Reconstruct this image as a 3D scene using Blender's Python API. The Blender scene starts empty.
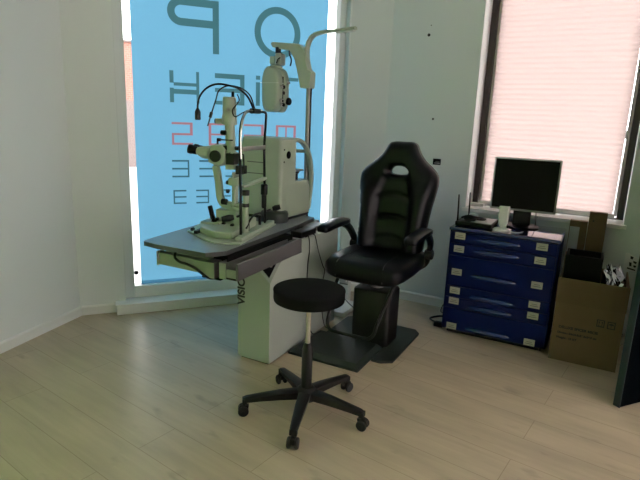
import bpy, bmesh, math, random
from mathutils import Vector, Matrix, Euler, noise
from mathutils.geometry import delaunay_2d_cdt
random.seed(7)
PI = math.pi
R = math.radians
scene = bpy.context.scene
COL = scene.collection

# ------------------------------------------------------------------ materials
def mat(name, col, rough=.5, metal=0., spec=.5, var=.06, scale=30., bump=0., coat=0.):
    m = bpy.data.materials.new(name); m.use_nodes = True
    nt = m.node_tree; b = nt.nodes['Principled BSDF']
    b.inputs['Roughness'].default_value = rough
    b.inputs['Metallic'].default_value = metal
    b.inputs['Specular IOR Level'].default_value = spec
    b.inputs['Coat Weight'].default_value = coat
    tc = nt.nodes.new('ShaderNodeTexCoord')
    n = nt.nodes.new('ShaderNodeTexNoise'); n.inputs['Scale'].default_value = scale; n.inputs['Detail'].default_value = 4
    nt.links.new(tc.outputs['Object'], n.inputs['Vector'])
    mx = nt.nodes.new('ShaderNodeMix'); mx.data_type = 'RGBA'
    c = Vector(col)
    mx.inputs['A'].default_value = (*(c * (1 - var)), 1)
    mx.inputs['B'].default_value = (*[min(1, x * (1 + var)) for x in c], 1)
    nt.links.new(n.outputs['Fac'], mx.inputs['Factor'])
    nt.links.new(mx.outputs['Result'], b.inputs['Base Color'])
    if bump:
        bp = nt.nodes.new('ShaderNodeBump'); bp.inputs['Strength'].default_value = bump; bp.inputs['Distance'].default_value = .002
        nt.links.new(n.outputs['Fac'], bp.inputs['Height']); nt.links.new(bp.outputs['Normal'], b.inputs['Normal'])
    return m

def translucent(name, col, refl, scale=60.):
    """woven blind cloth: lets daylight through, reflects a little room light"""
    m = bpy.data.materials.new(name); m.use_nodes = True
    nt = m.node_tree; nt.nodes.clear()
    out = nt.nodes.new('ShaderNodeOutputMaterial'); add = nt.nodes.new('ShaderNodeAddShader')
    t = nt.nodes.new('ShaderNodeBsdfTranslucent'); d = nt.nodes.new('ShaderNodeBsdfDiffuse')
    tc = nt.nodes.new('ShaderNodeTexCoord'); n = nt.nodes.new('ShaderNodeTexNoise'); n.inputs['Scale'].default_value = scale
    nt.links.new(tc.outputs['Object'], n.inputs['Vector'])
    mx = nt.nodes.new('ShaderNodeMix'); mx.data_type = 'RGBA'; c = Vector(col)
    mx.inputs['A'].default_value = (*(c * .97), 1); mx.inputs['B'].default_value = (*[min(1, x * 1.03) for x in c], 1)
    nt.links.new(n.outputs['Fac'], mx.inputs['Factor']); nt.links.new(mx.outputs['Result'], t.inputs['Color'])
    d.inputs['Color'].default_value = (*refl, 1)
    nt.links.new(t.outputs[0], add.inputs[0]); nt.links.new(d.outputs[0], add.inputs[1]); nt.links.new(add.outputs[0], out.inputs['Surface'])
    return m

def glass_mat():
    m = bpy.data.materials.new('window_glass'); m.use_nodes = True
    nt = m.node_tree; nt.nodes.clear()
    out = nt.nodes.new('ShaderNodeOutputMaterial'); mix = nt.nodes.new('ShaderNodeMixShader')
    t = nt.nodes.new('ShaderNodeBsdfTransparent'); g = nt.nodes.new('ShaderNodeBsdfGlossy'); g.inputs['Roughness'].default_value = .02
    f = nt.nodes.new('ShaderNodeFresnel'); f.inputs['IOR'].default_value = 1.45
    t.inputs['Color'].default_value = (.96, .98, .97, 1)
    nt.links.new(f.outputs[0], mix.inputs[0]); nt.links.new(t.outputs[0], mix.inputs[1]); nt.links.new(g.outputs[0], mix.inputs[2])
    nt.links.new(mix.outputs[0], out.inputs['Surface'])
    return m

def floor_mat(yaw):
    m = bpy.data.materials.new('oak_laminate'); m.use_nodes = True
    nt = m.node_tree; b = nt.nodes['Principled BSDF']; L = nt.links.new
    tc = nt.nodes.new('ShaderNodeTexCoord'); mp = nt.nodes.new('ShaderNodeMapping')
    mp.inputs['Rotation'].default_value = (0, 0, R(yaw - 90))
    L(tc.outputs['Object'], mp.inputs['Vector'])
    br = nt.nodes.new('ShaderNodeTexBrick'); br.offset = .37; br.offset_frequency = 2
    br.inputs['Scale'].default_value = 1; br.inputs['Brick Width'].default_value = 1.28; br.inputs['Row Height'].default_value = .192
    br.inputs['Mortar Size'].default_value = .0018; br.inputs['Mortar Smooth'].default_value = .3; br.inputs['Bias'].default_value = 0
    br.inputs['Color1'].default_value = (.50, .405, .295, 1); br.inputs['Color2'].default_value = (.47, .38, .275, 1); br.inputs['Mortar'].default_value = (.33, .25, .175, 1)
    L(mp.outputs[0], br.inputs['Vector'])
    mp2 = nt.nodes.new('ShaderNodeMapping'); mp2.inputs['Scale'].default_value = (2.2, 30, 1); L(mp.outputs[0], mp2.inputs['Vector'])
    n = nt.nodes.new('ShaderNodeTexNoise'); n.inputs['Scale'].default_value = 1; n.inputs['Detail'].default_value = 6; n.inputs['Distortion'].default_value = .6
    L(mp2.outputs[0], n.inputs['Vector'])
    mp3 = nt.nodes.new('ShaderNodeMapping'); mp3.inputs['Scale'].default_value = (1.6, 6, 1); L(mp.outputs[0], mp3.inputs['Vector'])
    n2 = nt.nodes.new('ShaderNodeTexNoise'); n2.inputs['Scale'].default_value = 1.3; n2.inputs['Detail'].default_value = 5
    L(mp3.outputs[0], n2.inputs['Vector'])
    r = nt.nodes.new('ShaderNodeMapRange'); r.inputs['From Min'].default_value = .3; r.inputs['From Max'].default_value = .7; r.inputs['To Min'].default_value = .94; r.inputs['To Max'].default_value = 1.05
    L(n.outputs['Fac'], r.inputs['Value'])
    r2 = nt.nodes.new('ShaderNodeMapRange'); r2.inputs['From Min'].default_value = .3; r2.inputs['From Max'].default_value = .7; r2.inputs['To Min'].default_value = .87; r2.inputs['To Max'].default_value = 1.08
    L(n2.outputs['Fac'], r2.inputs['Value'])
    mu = nt.nodes.new('ShaderNodeMath'); mu.operation = 'MULTIPLY'; L(r.outputs[0], mu.inputs[0]); L(r2.outputs[0], mu.inputs[1])
    vm = nt.nodes.new('ShaderNodeVectorMath'); vm.operation = 'SCALE'; L(br.outputs['Color'], vm.inputs[0]); L(mu.outputs[0], vm.inputs['Scale'])
    mp4 = nt.nodes.new('ShaderNodeMapping'); mp4.inputs['Scale'].default_value = (3.5, 9, 1); L(mp.outputs[0], mp4.inputs['Vector'])
    n4 = nt.nodes.new('ShaderNodeTexNoise'); n4.inputs['Scale'].default_value = 1; n4.inputs['Detail'].default_value = 3; L(mp4.outputs[0], n4.inputs['Vector'])
    r4 = nt.nodes.new('ShaderNodeMapRange'); r4.inputs['From Min'].default_value = .64; r4.inputs['From Max'].default_value = .74; r4.inputs['To Min'].default_value = 1; r4.inputs['To Max'].default_value = .74
    L(n4.outputs['Fac'], r4.inputs['Value'])
    vm2 = nt.nodes.new('ShaderNodeVectorMath'); vm2.operation = 'SCALE'; L(vm.outputs[0], vm2.inputs[0]); L(r4.outputs[0], vm2.inputs['Scale'])
    L(vm2.outputs[0], b.inputs['Base Color'])
    b.inputs['Roughness'].default_value = .36; b.inputs['Specular IOR Level'].default_value = .5
    bp = nt.nodes.new('ShaderNodeBump'); bp.inputs['Strength'].default_value = .12; bp.inputs['Distance'].default_value = .002
    L(mu.outputs[0], bp.inputs['Height']); L(bp.outputs[0], b.inputs['Normal'])
    return m

def brick_mat():
    m = bpy.data.materials.new('brickwork'); m.use_nodes = True
    nt = m.node_tree; b = nt.nodes['Principled BSDF']
    tc = nt.nodes.new('ShaderNodeTexCoord'); mp = nt.nodes.new('ShaderNodeMapping'); mp.inputs['Rotation'].default_value = (R(90), 0, 0)
    br = nt.nodes.new('ShaderNodeTexBrick'); br.inputs['Scale'].default_value = 4
    br.inputs['Color1'].default_value = (.30, .12, .085, 1); br.inputs['Color2'].default_value = (.26, .10, .07, 1); br.inputs['Mortar'].default_value = (.3, .22, .2, 1)
    nt.links.new(tc.outputs['Object'], mp.inputs[0]); nt.links.new(mp.outputs[0], br.inputs['Vector']); nt.links.new(br.outputs['Color'], b.inputs['Base Color'])
    b.inputs['Roughness'].default_value = .9
    return m

M = {}
M['wall'] = mat('painted_wall', (.685, .725, .715), .75, var=.015, scale=3, bump=.02)
M['white_trim'] = mat('white_trim', (.74, .75, .73), .45, var=.02)
M['ceiling'] = mat('ceiling_paint', (.78, .78, .76), .85, var=.01)
M['floor'] = floor_mat(126)
M['dark_frame'] = mat('dark_window_frame', (.045, .035, .033), .45)
M['white_pvc'] = mat('white_pvc', (.80, .80, .78), .35, var=.01)
M['glass'] = glass_mat()
M['sill'] = mat('white_sill_board', (.86, .85, .84), .14, var=.01)
M['blue_cloth'] = translucent('blue_blind_cloth', (.084, .218, .318), (.03, .08, .12))
M['teal_print'] = translucent('teal_print_on_blind', (.026, .077, .088), (.02, .04, .05))
M['teal_thin'] = translucent('dark_teal_print_on_blind', (.018, .060, .078), (.02, .04, .05))
M['red_print'] = translucent('red_print_on_blind', (.185, .088, .104), (.06, .03, .03))
M['hem'] = translucent('blind_hem', (.033, .105, .17), (.03, .08, .12))
M['pink_cloth'] = translucent('pink_pleated_cloth', (.43, .322, .300), (.08, .07, .06))
M['green_fill_cloth'] = translucent('green_fill_blind_cloth', (.225, .45, .108), (.12, .12, .1))  # cloth of the added left window, colours its fill light green
M['warm_fill_cloth'] = translucent('warm_fill_blind_cloth', (.90, .785, .75), (.05, .05, .05))  # pinkish cloth of the added side window, warms its fill light
M['white_metal'] = mat('white_enamel', (.38, .42, .375), .42, var=.02)
M['cream'] = mat('cream_enamel', (.37, .43, .335), .38, var=.03)
M['shade_enamel'] = mat('cream_enamel_in_shade', (.24, .27, .215), .4, var=.03)  # cream enamel darkened to paint in the shade under the tabletop
M['grey_metal'] = mat('grey_enamel', (.115, .11, .113), .4, var=.04)
M['table_top'] = mat('grey_blue_laminate', (.24, .26, .29), .17, var=.05, scale=60)
M['table_edge'] = mat('dark_edge_band', (.05, .053, .056), .4)
M['chrome'] = mat('chrome', (.62, .62, .60), .18, 1., var=.02)
M['pole_grey'] = mat('satin_grey_tube', (.30, .30, .28), .38, .6, var=.03)
M['brushed'] = mat('brushed_aluminium', (.50, .49, .46), .35, .9, var=.05)
M['black'] = mat('black_plastic', (.006, .006, .0065), .42, spec=.35, var=.1)
M['black_matte'] = mat('black_matte', (.004, .004, .0045), .8, spec=.2, var=.1)
M['rubber'] = mat('black_rubber', (.016, .016, .016), .7)
M['leather'] = mat('black_leatherette', (.0018, .0024, .0042), .30, spec=.2, var=.15, scale=160, bump=.2)
M['leather_pale'] = mat('worn_grey_stitching', (.05, .05, .052), .5)
M['fabric'] = mat('black_seat_fabric', (.006, .006, .0065), .95, spec=.1, var=.25, scale=300, bump=.5)
M['plate'] = mat('dark_base_plate', (.026, .034, .031), .42, spec=.3, var=.08)
M['blue_steel'] = mat('blue_enamel', (.003, .010, .072), .34, spec=.12, var=.06)
M['blue_top'] = mat('glossy_blue_top', (.006, .016, .10), .10, spec=.7, var=.04, coat=1)
M['blue_handle'] = mat('blue_handle_enamel', (.007, .026, .12), .2, coat=.4)
M['paper'] = mat('cream_paper_label', (.40, .41, .33), .8, var=.08)
M['ink'] = mat('dark_print', (.02, .02, .022), .7)
M['grey_ink'] = mat('grey_print', (.16, .17, .15), .7)
M['card'] = mat('corrugated_card', (.15, .10, .055), .85, var=.08, scale=12)
M['card_in'] = mat('card_inside', (.135, .092, .052), .9)
M['foil'] = mat('crumpled_foil', (.48, .48, .53), .16, 1.0, var=.1)
M['screen'] = mat('monitor_screen', (.004, .004, .0045), .3, spec=.15)
M['silver'] = mat('silver_plastic', (.40, .40, .41), .4, var=.02)
M['white_plastic'] = mat('white_plastic', (.62, .64, .62), .4, var=.02)
M['teal_door'] = mat('dark_teal_door', (.006, .022, .028), .5)
M['door_face'] = mat('dark_door_face', (.002, .003, .004), .9, spec=0.)
M['yellow'] = mat('yellow_plastic', (.42, .34, .05), .5)
M['brick'] = brick_mat()
M['render_white'] = mat('pale_render', (.17, .13, .122), .9)
M['asphalt'] = mat('outdoor_paving', (.40, .39, .385), .9, scale=2)
M['knob_glass'] = mat('dark_lens', (.01, .012, .016), .12)
M['pale_blue'] = mat('pale_blue_paper', (.38, .42, .44), .8)

# ------------------------------------------------------------------ mesh builder
class MB:
    def __init__(s):
        s.bm = bmesh.new(); s.mats = []
    def _mi(s, m):
        if m not in s.mats: s.mats.append(m)
        return s.mats.index(m)
    def _take(s, other, m, X=None, smooth=False):
        if X is not None: bmesh.ops.transform(other, matrix=X, verts=other.verts)
        mi = s._mi(m); mp = {}
        for v in other.verts: mp[v] = s.bm.verts.new(v.co)
        for f in other.faces:
            try: nf = s.bm.faces.new([mp[v] for v in f.verts])
            except ValueError: continue
            nf.material_index = mi; nf.smooth = smooth
        other.free(); return s
    def box(s, lo, hi, m, bev=0., seg=2, X=None):
        b = bmesh.new(); bmesh.ops.create_cube(b, size=1)
        lo, hi = Vector(lo), Vector(hi); c = (lo + hi) / 2; d = hi - lo
        for v in b.verts: v.co = Vector((v.co.x * d.x, v.co.y * d.y, v.co.z * d.z)) + c
        if bev: bmesh.ops.bevel(b, geom=list(b.edges), offset=min(bev, .49 * min(abs(x) for x in d)), segments=seg, affect='EDGES', profile=.5)
        return s._take(b, m, X, smooth=bool(bev and seg > 2))
    def prism(s, pts, h0, h1, m, axis='z', bev=0., seg=2, X=None, smooth=False):
        """polygon in the plane across axis, pushed from h0 to h1"""
        b = bmesh.new()
        def P(p, h): return {'z': (p[0], p[1], h), 'y': (p[0], h, p[1]), 'x': (h, p[0], p[1])}[axis]
        lo = [b.verts.new(P(p, h0)) for p in pts]; hi = [b.verts.new(P(p, h1)) for p in pts]
        n = len(pts)
        b.faces.new(lo); b.faces.new(hi)
        for i in range(n): b.faces.new((lo[i], lo[(i + 1) % n], hi[(i + 1) % n], hi[i]))
        bmesh.ops.recalc_face_normals(b, faces=b.faces)
        if bev: bmesh.ops.bevel(b, geom=list(b.edges), offset=bev, segments=seg, affect='EDGES', profile=.5)
        return s._take(b, m, X, smooth)
    def cyl(s, p0, p1, r0, m, r1=None, n=20, bev=0., X=None, caps=True):
        r1 = r0 if r1 is None else r1
        p0, p1 = Vector(p0), Vector(p1); d = p1 - p0
        prof = [(r0, 0), (r1, d.length)]
        if bev: prof = [(r0 - bev, 0), (r0, bev), (r1, d.length - bev), (r1 - bev, d.length)]
        return s.lathe(prof, m, p0, d, n, X)
    def lathe(s, prof, m, base=(0, 0, 0), axis=(0, 0, 1), n=24, X=None):
        b = bmesh.new(); q = Vector((0, 0, 1)).rotation_difference(Vector(axis).normalized()) if Vector(axis).length else None
        base = Vector(base); rings = []
        for r, h in prof:
            rings.append([b.verts.new(base + q @ Vector((r * math.cos(2 * PI * i / n), r * math.sin(2 * PI * i / n), h))) for i in range(n)])
        for a, c in zip(rings, rings[1:]):
            for i in range(n): b.faces.new((a[i], a[(i + 1) % n], c[(i + 1) % n], c[i]))
        b.faces.new(rings[0]); b.faces.new(rings[-1])
        bmesh.ops.recalc_face_normals(b, faces=b.faces)
        return s._take(b, m, X, True)
    def tube(s, pts, r, m, n=10, smooth_pts=0, X=None, flat=None):
        """round (or flat: (half width, half height)) bar along a path"""
        pts = [Vector(p) for p in pts]
        if smooth_pts: pts = catmull(pts, smooth_pts)
        b = bmesh.new(); rings = []; up = None
        for i, p in enumerate(pts):
            t = (pts[min(i + 1, len(pts) - 1)] - pts[max(i - 1, 0)]).normalized()
            if up is None:
                up = Vector((0, 0, 1)) if abs(t.z) < .9 else Vector((0, 1, 0))
                up = (up - t * up.dot(t)).normalized()
            else: up = (up - t * up.dot(t)).normalized()
            sd = t.cross(up)
            rr = r[i] if isinstance(r, (list, tuple)) else r
            if flat: sx, sy = flat
            ring = []
            for k in range(n):
                a = 2 * PI * (k + .5) / n
                if flat: ring.append(b.verts.new(p + sd * sx * math.copysign(abs(math.cos(a)) ** .5, math.cos(a)) + up * sy * math.copysign(abs(math.sin(a)) ** .5, math.sin(a))))
                else: ring.append(b.verts.new(p + sd * rr * math.cos(a) + up * rr * math.sin(a)))
            rings.append(ring)
        for a, c in zip(rings, rings[1:]):
            for i in range(n): b.faces.new((a[i], a[(i + 1) % n], c[(i + 1) % n], c[i]))
        b.faces.new(rings[0]); b.faces.new(rings[-1])
        bmesh.ops.recalc_face_normals(b, faces=b.faces)
        return s._take(b, m, X, True)
    def loft(s, rings, m, X=None, closed_ends=True, smooth=True):
        b = bmesh.new(); rs = [[b.verts.new(p) for p in ring] for ring in rings]; n = len(rings[0])
        for a, c in zip(rs, rs[1:]):
            for i in range(n): b.faces.new((a[i], a[(i + 1) % n], c[(i + 1) % n], c[i]))
        if closed_ends: b.faces.new(rs[0]); b.faces.new(rs[-1])
        bmesh.ops.recalc_face_normals(b, faces=b.faces)
        return s._take(b, m, X, smooth)
    def ball(s, c, rad, m, n=16, X=None):
        b = bmesh.new(); bmesh.ops.create_uvsphere(b, u_segments=n, v_segments=max(6, n // 2), radius=1)
        rad = (rad,) * 3 if isinstance(rad, (int, float)) else rad
        for v in b.verts: v.co = Vector((v.co.x * rad[0], v.co.y * rad[1], v.co.z * rad[2])) + Vector(c)
        return s._take(b, m, X, True)
    def build(s, name, parent=None, X=None, sharp=40, subsurf=0):
        me = bpy.data.meshes.new(name); bmesh.ops.recalc_face_normals(s.bm, faces=s.bm.faces)
        for e in s.bm.edges:
            if len(e.link_faces) == 2 and e.calc_face_angle(0) > R(sharp): e.smooth = False
        s.bm.to_mesh(me); s.bm.free()
        for m in s.mats: me.materials.append(m)
        o = bpy.data.objects.new(name, me); COL.objects.link(o)
        if subsurf:
            md = o.modifiers.new('smooth', 'SUBSURF'); md.levels = md.render_levels = subsurf
        if parent is not None: o.parent = parent
        if X is not None: o.matrix_world = X
        return o

def catmull(p, k):
    out = []; q = [p[0] * 2 - p[1]] + p + [p[-1] * 2 - p[-2]]
    for i in range(1, len(q) - 2):
        for j in range(k):
            t = j / k; a, b, c, d = q[i - 1], q[i], q[i + 1], q[i + 2]
            out.append(.5 * (2 * b + (c - a) * t + (2 * a - 5 * b + 4 * c - d) * t * t + (3 * b - a - 3 * c + d) * t ** 3))
    out.append(p[-1]); return out

def tag(o, label=None, cat=None, group=None, kind=None):
    if label: o['label'] = label
    if cat: o['category'] = cat
    if group: o['group'] = group
    if kind: o['kind'] = kind
    return o
def thing(name, X, label, cat, group=None):
    o = bpy.data.objects.new(name, None); COL.objects.link(o); o.empty_display_size = .1
    o.matrix_world = X; return tag(o, label, cat, group)
def struct(o, label, cat):
    return tag(o, label, cat, kind='structure')
def text_mesh(name, txt, size, m, parent, X, depth=.0006, bold=0.):
    c = bpy.data.curves.new(name, 'FONT'); c.body = txt; c.size = size; c.extrude = depth; c.offset = bold
    t = bpy.data.objects.new(name, c); COL.objects.link(t)
    dg = bpy.context.evaluated_depsgraph_get(); me = bpy.data.meshes.new_from_object(t.evaluated_get(dg))
    bpy.data.objects.remove(t); bpy.data.curves.remove(c)
    me.materials.clear(); me.materials.append(m)
    o = bpy.data.objects.new(name, me); COL.objects.link(o); o.parent = parent; o.matrix_local = X
    return o
def copy_tree(o, parent=None):
    c = o.copy(); COL.objects.link(c)
    if parent is not None: c.parent = parent
    for ch in list(o.children): copy_tree(ch, c)
    return c

# ------------------------------------------------------------------ places: frames of the room
def dirv(deg): a = R(deg); return Vector((math.sin(a), math.cos(a), 0))
def frame(origin, xyaw): return Matrix.Translation(Vector(origin)) @ Matrix.Rotation(R(90 - xyaw), 4, 'Z')
A = Vector((-1.655, 3.429, 0))                      # corner left wall / window wall
BACK = frame(A, 67.02)                              # x along the window wall, y outwards
B = A + dirv(67.02) * 2.118                         # corner window wall / right wall
RIGHT = frame(B, 119.2)
LEFT = frame(A, 16.85)                              # x negative towards the near end, y outwards
UO = Vector((-.268, 2.767, 0))                      # foot corner of the instrument stand
UNIT = frame(UO, 118)                               # x to the right, y away
def U(x, y, z=0): return UNIT @ Vector((x, y, z))
def at(fr, x, y, z=0, rot=0): return fr @ Matrix.Translation((x, y, z)) @ Matrix.Rotation(R(rot), 4, 'Z')
CEIL = 2.75

# ------------------------------------------------------------------ the room
def wall(name, fr, s0, s1, openings, thick, label):
    m = MB(); xs = s0
    for (a, b, z0, z1) in sorted(openings):
        m.box((xs, 0, 0), (a, thick, CEIL), M['wall'])
        if z0 > 0: m.box((a, 0, 0), (b, thick, z0), M['wall'])
        m.box((a, 0, z1), (b, thick, CEIL), M['wall']); xs = b
    m.box((xs, 0, 0), (s1, thick, CEIL), M['wall'])
    return struct(m.build(name, X=fr), label, 'wall')
RL = 3.75
wall('wall_back', BACK, -.06, 2.118 + .06, [(.30, 1.976, .0, 2.52)], .22, 'grey white wall around the tall window with the blue blind')
wall('wall_right', RIGHT, -.06, RL, [(.88, 1.907, .80, 2.45)], .34, 'grey white wall around the window with the pink blind')
wall('wall_left', LEFT, -5.4, .06, [(-3.5, -1.35, .05, 2.45)], .22, 'plain pale wall along the left side of the room')
PR = RIGHT @ Vector((RL, 0, 0)); PL = LEFT @ Vector((-5.4, 0, 0))
PN = PR + dirv(209.2) * 4.3
SIDE = frame(PR, 209.2)
wall('wall_side', SIDE, 0, 4.3, [(.6, 3.8, .15, 2.5)], .2, 'plain wall closing the room on the right')
v = PL - PN; m = MB(); m.box((-.05, 0, 0), (v.length + .05, .2, CEIL), M['wall'])
struct(m.build('wall_front', X=frame(PN, math.degrees(math.atan2(v.x, v.y)))), 'plain wall behind the camera', 'wall')
corner = [A, B, PR, PN, PL]
cen = sum(corner, Vector()) / 5
out = [p + (p - cen).normalized() * .3 for p in corner]
m = MB(); m.prism([(p.x, p.y) for p in out], -.12, 0, M['floor']); struct(m.build('floor'), 'pale oak laminate floor', 'floor')
m = MB(); m.prism([(p.x, p.y) for p in out], CEIL, CEIL + .12, M['ceiling']); struct(m.build('ceiling'), 'white ceiling', 'ceiling')
m = MB(); c0 = BACK @ Vector((1.99, 0, 0)); c1 = RIGHT @ Vector((.215, 0, 0))
v = c1 - c0; m.box((0, 0, 0), (v.length, .25, CEIL), M['wall']); PIER = frame(c0, math.degrees(math.atan2(v.x, v.y)))
m2 = m.build('wall_corner', X=PIER); struct(m2, 'narrow slanting wall between the tall window and the right wall', 'wall')
# baseboards
def skirting(name, fr, s0, s1, label, h=.066):
    m = MB(); m.prism([(0, 0), (-.014, 0), (-.014, h - .01), (-.006, h), (0, h)], s0, s1, M['white_trim'], axis='x')
    return struct(m.build(name, X=fr), label, 'baseboard')
skirting('baseboard_corner', PIER, .07, v.length - .005, 'short white baseboard in the corner behind the chair', .072)
skirting('baseboard_left', LEFT, -5.3, -.006, 'white baseboard along the left wall')
skirting('baseboard_back', BACK, .006, .232, 'short white baseboard left of the window plinth')
skirting('baseboard_right', RIGHT, .22, RL - .02, 'white baseboard along the right wall', .072)
# plinth under the tall window
m = MB(); m.box((.233, -.085, 0), (2.06, -.002, .070), M['white_trim'], .004); m.box((.30, -.004, 0), (1.976, .16, .072), M['white_trim'])
m.box((.228, -.092, .068), (2.07, -.0, .078), M['white_trim'], .003)
struct(m.build('trim_1', X=BACK), 'low white plinth running under the tall window', 'plinth')
# tall window with white frame
w = thing('window_1', at(BACK, 0, 0), 'tall window with white frame behind the blue blind', 'window'); w['kind'] = 'structure'
m = MB()
m.box((.30, .06, .072), (.366, .15, 2.52), M['wall'], .004); m.box((1.925, .06, .072), (1.976, .15, 2.52), M['wall'], .004)
m.box((.366, .062, .072), (1.925, .15, .158), M['white_pvc'], .003); m.box((.366, .062, 2.44), (1.925, .15, 2.52), M['white_pvc'], .003)
m.build('window_frame', w)
m = MB(); m.box((.36, .135, .14), (1.93, .141, 2.45), M['glass']); m.build('window_pane', w)
m = MB(); m.box((.372, .095, .235), (.396, .125, .262), M['black'], .003); m.box((.366, .1, .243), (.40, .118, .254), M['black'], .003); m.build('window_hinge', w)
# right window: white reveal, dark frame
w = thing('window_2', at(RIGHT, 0, 0), 'dark framed window in a deep white recess behind the pink blind', 'window'); w['kind'] = 'structure'
m = MB()
m.box((.882, .2, .80), (.927, .26, 2.45), M['dark_frame'], .004); m.box((1.862, .2, .80), (1.905, .26, 2.45), M['dark_frame'], .004)
m.box((.927, .2, .80), (1.862, .26, .812), M['dark_frame'], .003); m.box((.927, .2, 2.40), (1.862, .26, 2.45), M['dark_frame'], .003)
m.build('window_frame', w)
m = MB(); m.box((.927, .235, .82), (.955, .262, 2.4), M['white_pvc'], .003); m.box((1.842, .235, .82), (1.862, .262, 2.4), M['white_pvc'], .003); m.build('sash', w)
m = MB(); m.box((.95, .25, .82), (1.85, .256, 2.4), M['glass']); m.build('window_pane', w)
m = MB(); m.box((.881, -.0, .776), (1.906, .20, .805), M['sill'], .002); m.box((.862, -.022, .776), (1.925, -.0005, .805), M['sill'], .004); struct(m.build('trim_2', X=RIGHT), 'white window sill below the pink blind', 'window sill')
# white lining of the recess, left jamb
m = MB(); m.box((.8805, .002, .80), (.884, .2, 2.45), M['white_pvc']); struct(m.build('trim_3', X=RIGHT), 'white lining of the window recess', 'trim')
# added window in the left wall, out of view; green blind tints its fill light
w = thing('added_window_3', at(LEFT, 0, 0), 'added unseen window in the left wall beside the camera, for green fill light', 'window'); w['kind'] = 'structure'
m = MB()
for a in ((-3.5, .05, -3.44, 2.45), (-1.41, .05, -1.35, 2.45), (-3.44, .05, -1.41, .11), (-3.44, 2.39, -1.41, 2.45), (-2.455, .11, -2.395, 2.39)):
    m.box((a[0], .1, a[1]), (a[2], .16, a[3]), M['white_pvc'], .003)
m.build('window_frame', w)
m = MB(); m.box((-3.44, .12, .11), (-1.41, .126, 2.39), M['glass']); m.build('window_pane', w)
m = MB(); n = 1
b = bmesh.new(); m._take(b, M['green_fill_cloth']); vs = [m.bm.verts.new(p) for p in ((-3.49, .06, .06), (-1.36, .06, .06), (-1.36, .06, 2.44), (-3.49, .06, 2.44))]
m.bm.faces.new(vs); gb = m.build('fill_light_blind', w)

w = thing('added_window_4', at(SIDE, 0, 0), 'added unseen window in the wall to the right of the camera, for warm fill light', 'window'); w['kind'] = 'structure'  # added out of view to brighten the left wall and floor
m = MB()
for a in ((.6, .15, .66, 2.5), (3.74, .15, 3.8, 2.5), (.66, .15, 3.74, .21), (.66, 2.44, 3.74, 2.5), (2.17, .21, 2.23, 2.44)):
    m.box((a[0], .1, a[1]), (a[2], .16, a[3]), M['white_pvc'], .003)
m.build('window_frame', w)
m = MB(); m.box((.66, .12, .21), (3.74, .126, 2.44), M['glass']); m.build('window_pane', w)
m = MB(); m._mi(M['warm_fill_cloth']); vs = [m.bm.verts.new(p) for p in ((.61, .06, .16), (3.79, .06, .16), (3.79, .06, 2.49), (.61, .06, 2.49))]
m.bm.faces.new(vs); m.build('fill_light_blind', w)

# ------------------------------------------------------------------ blue roller blind with the mirrored eye chart
KB = 1.020; S0 = .1846
def bs(s, z): return (S0 + (s - S0) * KB, 1.4 + (z - 1.4) * KB)
BL, BR_, BZ0, BZ1 = .415, 1.838, .185, 2.44
letters = []                                       # (material, outline)
def strokes(mt, *rects): letters.append((mt, rects))
def poly_rect(x0, z0, x1, z1): return [(x0, z0), (x1, z0), (x1, z1), (x0, z1)]
def arcs(cx, cz, rx, rz, a0, a1, n): return [(cx + rx * math.cos(R(a0 + (a1 - a0) * i / n)), cz + rz * math.sin(R(a0 + (a1 - a0) * i / n))) for i in range(n + 1)]
T = 'teal_print'; TT = 'teal_thin'; RD = 'red_print'
# big mirrored P : bar right, bowl left
Pz1, Pz0, Pm0, Pm1 = 2.157, 1.813, 1.978, 2.027
zc = (Pz1 + Pm0) / 2
outer = [(.989, Pz0), (.989, Pz1)] + arcs(.735, zc, .091, Pz1 - zc, 90, 270, 16) + [(.946, Pm0), (.946, Pz0)]
inner = [(.946, Pz1 - .049)] + arcs(.735, zc, .042, Pz1 - .049 - zc, 90, 270, 16) + [(.946, Pm1)]
letters.append((T, [outer], [inner]))
letters.append((T, [arcs(1.416, 1.992, .174, .176, 0, 354, 59)], [arcs(1.416, 1.992, .128, .130, 0, 354, 59)]))
def LT(mt, *rects): letters.append((mt, [poly_rect(*r) for r in rects], []))
LT(T, (.648, 1.605, .675, 1.686), (.648, 1.475, .675, 1.572), (.675, 1.587, .828, 1.609), (.675, 1.533, .828, 1.565), (.828, 1.474, .848, 1.686))
LT(T, (.958, 1.654, 1.171, 1.687), (.958, 1.560, 1.139, 1.587), (.958, 1.474, 1.139, 1.500), (1.139, 1.474, 1.171, 1.654))
LT(T, (1.256, 1.661, 1.287, 1.689), (1.256, 1.477, 1.287, 1.643), (1.305, 1.665, 1.583, 1.690))
LT(RD, (.654, 1.327, .798, 1.342), (.779, 1.268, .798, 1.327), (.654, 1.253, .798, 1.268), (.654, 1.201, .669, 1.253), (.654, 1.186, .798, 1.201))
LT(RD, (.910, 1.185, .929, 1.343), (.929, 1.329, 1.06, 1.343), (.929, 1.257, 1.06, 1.270), (.929, 1.185, 1.06, 1.200))
LT(RD, (1.168, 1.329, 1.319, 1.343), (1.299, 1.268, 1.319, 1.329), (1.168, 1.254, 1.319, 1.268), (1.168, 1.202, 1.186, 1.254), (1.168, 1.187, 1.319, 1.202))
LT(RD, (1.413, 1.328, 1.573, 1.343), (1.413, 1.187, 1.433, 1.328), (1.488, 1.187, 1.500, 1.328), (1.554, 1.187, 1.573, 1.328))
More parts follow.
